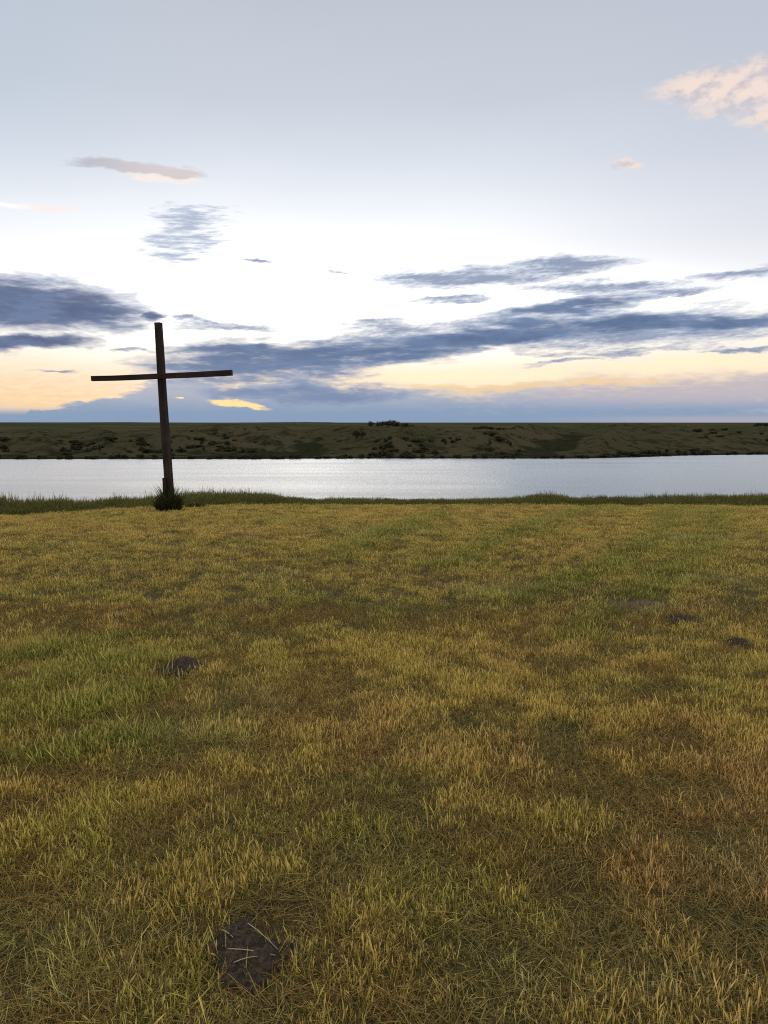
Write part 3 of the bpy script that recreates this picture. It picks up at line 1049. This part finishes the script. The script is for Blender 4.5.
# its length lies along X; it is half let into the front of the post
cb.rotation_euler = (0, R(90 - 0.4), 0)
cb.location = (-bl_ * 0.492, -0.07, bz - 0.01)
stake = beam("support_stake", 1.10, 0.085, 0.10, 0.08, 0.09, cross, 12)
stake.location = (-0.112, -0.075, -0.3)
stake.rotation_euler = (0, R(2.0), R(-14))
m_iron, gg, o = mat("rusty_iron")
gco = gg.n('ShaderNodeTexCoord').outputs['Object']
c = gg.mix(gg.noise(gco, 90.0, 4), (0.05, 0.03, 0.022, 1), (0.10, 0.048, 0.025, 1))
bs = gg.n('ShaderNodeBsdfPrincipled')
gg.put(bs.inputs['Base Color'], c)
bs.inputs['Metallic'].default_value = 0.6
bs.inputs['Roughness'].default_value = 0.7
gg.put(o.inputs[0], bs.outputs[0])
for dx in (-0.03, 0.03):
    b = tube("bolt", [(0, 0.06, 0), (0, -0.014, 0)], [0.014, 0.014], m_iron, 6, cross)
    b.location = (bl_ * 0.0 + dx - 0.01, -0.15, bz + dx * 0.6)

# weeds round its foot
m_weed, gg, o = mat("weed_leaves")
rn = gg.n('ShaderNodeAttribute', attribute_type='GEOMETRY', attribute_name='rnd').outputs['Fac']
c = gg.ramp(rn, [(0.0, (0.026, 0.034, 0.011, 1)), (0.6, (0.052, 0.060, 0.019, 1)), (1.0, (0.11, 0.098, 0.038, 1))])
d = gg.n('ShaderNodeBsdfDiffuse')
gg.put(d.inputs[0], c)
t_ = gg.n('ShaderNodeBsdfTranslucent')
gg.put(t_.inputs[0], c)
mx = gg.n('ShaderNodeMixShader')
mx.inputs[0].default_value = 0.25
gg.put(mx.inputs[1], d.outputs[0])
gg.put(mx.inputs[2], t_.outputs[0])
gg.put(o.inputs[0], mx.outputs[0])


def weed(loc, n, rx, ry, h, seed, label):
    r_ = random.Random(seed)
    V, F, Q = [], [], []
    for k in range(n):
        a = r_.uniform(0, 6.283)
        r = math.sqrt(r_.random())
        bx, by = rx * r * math.cos(a) * 0.8, ry * r * math.sin(a) * 0.8
        hh = h * (1 - 0.72 * r) * r_.uniform(0.55, 1.15)
        ln = 0.25 + 0.4 * r
        dx, dy = math.cos(a) * ln * r_.uniform(0.2, 1), math.sin(a) * ln * r_.uniform(0.2, 1)
        fa = r_.uniform(0, math.pi)
        w = r_.uniform(0.005, 0.014)
        q = r_.random()
        i = len(V)
        for s in range(5):
            t = s / 4
            ww = w * (0.6 + 1.2 * t) * (1 - t) + 0.001
            for sg in (-1, 1):
                V.append((bx + dx * hh * t * (0.6 + 0.6 * t) + sg * math.cos(fa) * ww, by + dy * hh * t * (0.6 + 0.6 * t) + sg * math.sin(fa) * ww, hh * (t - 0.18 * t * t)))
                Q.append(q)
        for s in range(4):
            F.append((i + 2 * s, i + 2 * s + 1, i + 2 * s + 3, i + 2 * s + 2))
    o = mesh_obj("weed_clump", V, F, m_weed)
    at = o.data.attributes.new('rnd', 'FLOAT', 'POINT')
    at.data.foreach_set('value', Q)
    o.location = loc
    return tag(o, label, "weeds", "weeds at the foot of the cross")


weed(cross_p + Vector((-0.02, -0.10, -0.02)), 1200, 0.31, 0.26, 0.90, 1, "dark bushy weed clump wrapped round the foot of the wooden cross")
pr = ground_at(196, 508)
weed(pr + Vector((0, 0, -0.01)), 420, 0.42, 0.25, 0.22, 2, "low dark weed clump just right of the foot of the wooden cross")


# ------------------------------------------------------------------ shrubs and trees on the far bank
m_leaf, gg, o = mat("shrub_leaves")
rn = gg.n('ShaderNodeAttribute', attribute_type='GEOMETRY', attribute_name='rnd').outputs['Fac']
orn = gg.n('ShaderNodeObjectInfo').outputs['Random']
c = gg.ramp(rn, [(0.0, (0.030, 0.034, 0.017, 1)), (0.6, (0.050, 0.052, 0.025, 1)), (1.0, (0.078, 0.072, 0.036, 1))])
c = gg.mix(gg.m('MULTIPLY', orn, 0.5), c, (0.036, 0.033, 0.020, 1))
d = gg.n('ShaderNodeBsdfDiffuse')
gg.put(d.inputs[0], c)
gg.put(o.inputs[0], d.outputs[0])
m_bark, gg, o = mat("bark")
gco = gg.n('ShaderNodeTexCoord').outputs['Object']
c = gg.mix(gg.noise(gco, 6.0, 4), (0.03, 0.024, 0.018, 1), (0.075, 0.060, 0.045, 1))
d = gg.n('ShaderNodeBsdfDiffuse')
gg.put(d.inputs[0], c)
gg.put(o.inputs[0], d.outputs[0])


def leaf_mass(name, seed, n, rx, ry, h, z0, leaf):
    r_ = random.Random(seed)
    lobes = []
    for k in range(9):
        a = r_.uniform(0, 6.283)
        q = r_.uniform(0.1, 0.75)
        lobes.append((rx * q * math.cos(a), ry * q * math.sin(a), z0 + h * r_.uniform(0.25, 0.75), r_.uniform(0.28, 0.5), r_.random()))
    V, F, Q = [], [], []
    for k in range(n):
        lx, ly, lz, lr, lq = r_.choice(lobes)
        v = Vector((r_.gauss(0, 1), r_.gauss(0, 1), r_.gauss(0, 1))).normalized() * (r_.random() ** 0.4)
        c_ = Vector((lx + v.x * rx * lr, ly + v.y * ry * lr, max(z0 * 0.9, lz + v.z * h * lr * 0.9)))
        nn = Vector((r_.gauss(0, 1), r_.gauss(0, 1), r_.gauss(0.4, 1))).normalized()
        s = nn.orthogonal().normalized()
        w = nn.cross(s)
        a = r_.uniform(0, 6.283)
        s, w = s * math.cos(a) + w * math.sin(a), w * math.cos(a) - s * math.sin(a)
        L = leaf * r_.uniform(0.6, 1.4)
        i = len(V)
        V += [c_ - s * L, c_ + w * L * 0.55, c_ + s * L, c_ - w * L * 0.55]
        F.append((i, i + 1, i + 2, i + 3))
        q = min(1, max(0, 0.6 * lq + 0.4 * r_.random()))
        Q += [q] * 4
    me = bpy.data.meshes.new(name)
    me.from_pydata([tuple(v) for v in V], [], F)
    me.materials.append(m_leaf)
    at = me.attributes.new('rnd', 'FLOAT', 'POINT')
    at.data.foreach_set('value', Q)
    return me


def trunk_mesh(name, seed, h, r0):
    r_ = random.Random(seed)
    o = tube(name, [(0, 0, -0.3), (0.05 * h * 0.2, 0, h * 0.3), (r_.uniform(-0.1, 0.1) * h * 0.4, 0.02 * h, h * 0.65), (r_.uniform(-.1, .1) * h * 0.5, 0, h)], [r0, r0 * 0.8, r0 * 0.5, r0 * 0.15], m_bark, 8)
    V = [v.co.copy() for v in o.data.vertices]
    F = [tuple(p.vertices) for p in o.data.polygons]
    for k in range(5):
        a = r_.uniform(0, 6.283)
        z0 = h * r_.uniform(0.35, 0.7)
        p0 = Vector((0, 0, z0))
        p1 = p0 + Vector((math.cos(a) * h * 0.28, math.sin(a) * h * 0.28, h * 0.2))
        lo = tube("limb", [p0, p0.lerp(p1, 0.5) + Vector((0, 0, -0.02 * h)), p1], [r0 * 0.45, r0 * 0.3, r0 * 0.08], m_bark, 6)
        b = len(V)
        V += [v.co.copy() for v in lo.data.vertices]
        F += [tuple(i + b for i in p.vertices) for p in lo.data.polygons]
        bpy.data.objects.remove(lo, do_unlink=True)
    bpy.data.objects.remove(o, do_unlink=True)
    me = bpy.data.meshes.new(name)
    me.from_pydata([tuple(v) for v in V], [], F)
    me.materials.append(m_bark)
    return me


shrub_meshes = [leaf_mass("shrub", 300 + k, 520, 1.0, 0.9, 1.0, 0.0, 0.11) for k in range(5)]
crown_meshes = [leaf_mass("crown", 400 + k, 900, 0.5, 0.5, 0.78, 0.22, 0.045) for k in range(4)]
trunk_meshes = [trunk_mesh("trunk", 500 + k, 0.8, 0.03) for k in range(2)]
rr = random.Random(77)


def shrub(x, y, w, h, label, group):
    o = bpy.data.objects.new("shrub", rr.choice(shrub_meshes))
    COL.objects.link(o)
    o.location = (x, y, float(terrain_z(x, y)) - 0.12 * h)
    o.scale = (w / 2, w / 2 * rr.uniform(0.8, 1.1), h)
    o.rotation_euler = (0, 0, rr.uniform(0, 6.283))
    return tag(o, label, "shrub", group)


def tree(x, y, h, w, label, group=None):
    r = empty("broadleaf_tree", (x, y, float(terrain_z(x, y))), rr.uniform(0, 6.283))
    tag(r, label, "tree", group)
    c_ = bpy.data.objects.new("crown", rr.choice(crown_meshes))
    t_ = bpy.data.objects.new("trunk", rr.choice(trunk_meshes))
    for o, s in ((c_, (w, w, h)), (t_, (h, h, h))):
        COL.objects.link(o)
        o.parent = r
        o.scale = s
    return r


def on_bank(px, t):
    """point on the far land seen at column px, t metres behind the shore"""
    k = (px - 384) / FPX / _cp
    y = 420.0
    for _ in range(12):
        y = float(shore_y(k * y)) + t
    return k * y, y


# along the waterline
for px in np.arange(-60, 830, 9.0):
    q = px + rr.uniform(-5, 5)
    if rr.random() < 0.82:
        x_, y_ = on_bank(q, rr.uniform(0.5, 5))
        h = rr.uniform(0.9, 2.0)
        shrub(x_, y_, rr.uniform(3.5, 7.0), h, "low dark shrub at the waterline of the far shore", "shrubs along the far waterline")
# thickets in the draws of the bank: (px range, t range, count, label)
THICK = [((-30, 12), (20, 75), 12, "dark shrub in the thicket on the far bank at the left edge"),
         ((62, 112), (25, 70), 16, "dark shrub in the first broad draw on the far bank, left of the cross"),
         ((125, 175), (15, 60), 14, "dark shrub in the draw on the far bank directly behind the cross"),
         ((180, 265), (30, 90), 18, "dark shrub in the draw on the far bank just right of the cross"),
         ((370, 460), (10, 60), 22, "dark shrub in the middle thicket on the far bank below the ridge trees"),
         ((480, 530), (20, 80), 8, "dark shrub on the far bank right of the middle thicket"),
         ((600, 720), (4, 16), 14, "dark shrub in the long waterside thicket at the right of the far shore"),
         ((690, 790), (50, 100), 7, "scattered dark shrub high on the right part of the far bank")]
for (a, b), (t0, t1), cnt, lab in THICK:
    for k in range(int(cnt * 1.6)):
        q = rr.uniform(a, b)
        x_, y_ = on_bank(q, rr.uniform(t0, t1))
        shrub(x_, y_, rr.choice((3.0, 4.0, 5.0, 7.0, 10.0)) * rr.uniform(0.8, 1.2), rr.uniform(0.9, 2.8), lab, lab.replace("dark shrub", "shrubs").replace("scattered shrubs", "shrubs"))
# trees on the upper edge
x_, y_ = on_bank(357, 78)
tree(x_, y_, 6.6, 7.0, "lone dark round tree standing on the upper edge of the far bank, centre")
x_, y_ = on_bank(362.5, 80)
tree(x_, y_, 5.2, 5.2, "smaller tree touching the right side of the lone round tree on the far bank")
for q, t, h in ((372, 190, 5), (380, 195, 5.6), (388, 198, 6.2), (396, 200, 6.6), (404, 198, 6.2), (411, 196, 5.6), (417, 190, 4.6), (384, 205, 5.5), (392, 205, 6.4)):
    x_, y_ = on_bank(q, t)
    tree(x_, y_, h * 0.95, h * 1.5, "dark tree in the grove on the skyline, centre of the far ridge", "trees of the central skyline grove")
for q, t, h in ((476, 240, 4.4), (482, 244, 5.2), (489, 242, 4.6), (497, 246, 4.0), (503, 240, 3.4)):
    x_, y_ = on_bank(q, t)
    tree(x_, y_, h * 0.85, h * 1.9, "low dark tree in the small skyline clump right of the central grove", "trees of the small skyline clump")
for q, h in ((751, 6.0), (756, 8.0), (760, 7.6), (765, 7.0), (771, 7.4)):
    x_, y_ = on_bank(q, 900)
    tree(x_, y_, h * 0.9, h * 2.0, "distant dark tree in the shelterbelt on the skyline at the right edge", "trees of the far shelterbelt")

# a far building, hardly more than a speck on the skyline
m_red, gg, o = mat("faded_red_boards")
gco = gg.n('ShaderNodeTexCoord').outputs['Object']
c = gg.mix(gg.noise(gco, 0.6, 3), (0.30, 0.15, 0.12, 1), (0.38, 0.22, 0.17, 1))
d = gg.n('ShaderNodeBsdfDiffuse')
gg.put(d.inputs[0], c)
gg.put(o.inputs[0], d.outputs[0])
m_roof, gg, o = mat("grey_roofing")
d = gg.n('ShaderNodeBsdfDiffuse')
gg.put(d.inputs[0], gg.mix(gg.noise(gg.n('ShaderNodeTexCoord').outputs['Object'], 0.8, 3), (0.16, 0.13, 0.12, 1), (0.24, 0.19, 0.17, 1)))
gg.put(o.inputs[0], d.outputs[0])
x_, y_ = on_bank(684, 930)
bz_ = float(terrain_z(x_, y_))
barn = empty("farm_building", (x_, y_, bz_ - 0.3))
tag(barn, "tiny reddish farm building alone on the skyline towards the right", "building")
W_, D_, E_, P_ = 3.2, 4.5, 2.6, 4.6
mesh_obj("wall", [(-W_, -D_, 0), (W_, -D_, 0), (W_, D_, 0), (-W_, D_, 0), (-W_, -D_, E_), (W_, -D_, E_), (W_, D_, E_), (-W_, D_, E_), (0, -D_, P_), (0, D_, P_)],
         [(0, 1, 5, 8, 4), (2, 3, 7, 9, 6), (1, 2, 6, 5), (3, 0, 4, 7)], m_red, barn)
s_ = 0.35
mesh_obj("roof", [(-W_ - s_, -D_ - s_, E_ - 0.2), (0, -D_ - s_, P_ + 0.08), (W_ + s_, -D_ - s_, E_ - 0.2), (-W_ - s_, D_ + s_, E_ - 0.2), (0, D_ + s_, P_ + 0.08), (W_ + s_, D_ + s_, E_ - 0.2),
                  (-W_ - s_, -D_ - s_, E_ - 0.02), (0, -D_ - s_, P_ + 0.26), (W_ + s_, -D_ - s_, E_ - 0.02), (-W_ - s_, D_ + s_, E_ - 0.02), (0, D_ + s_, P_ + 0.26), (W_ + s_, D_ + s_, E_ - 0.02)],
         [(0, 1, 4, 3), (1, 2, 5, 4), (6, 9, 10, 7), (7, 10, 11, 8), (0, 6, 7, 1), (1, 7, 8, 2), (3, 4, 10, 9), (4, 5, 11, 10), (0, 3, 9, 6), (2, 8, 11, 5)], m_roof, barn)
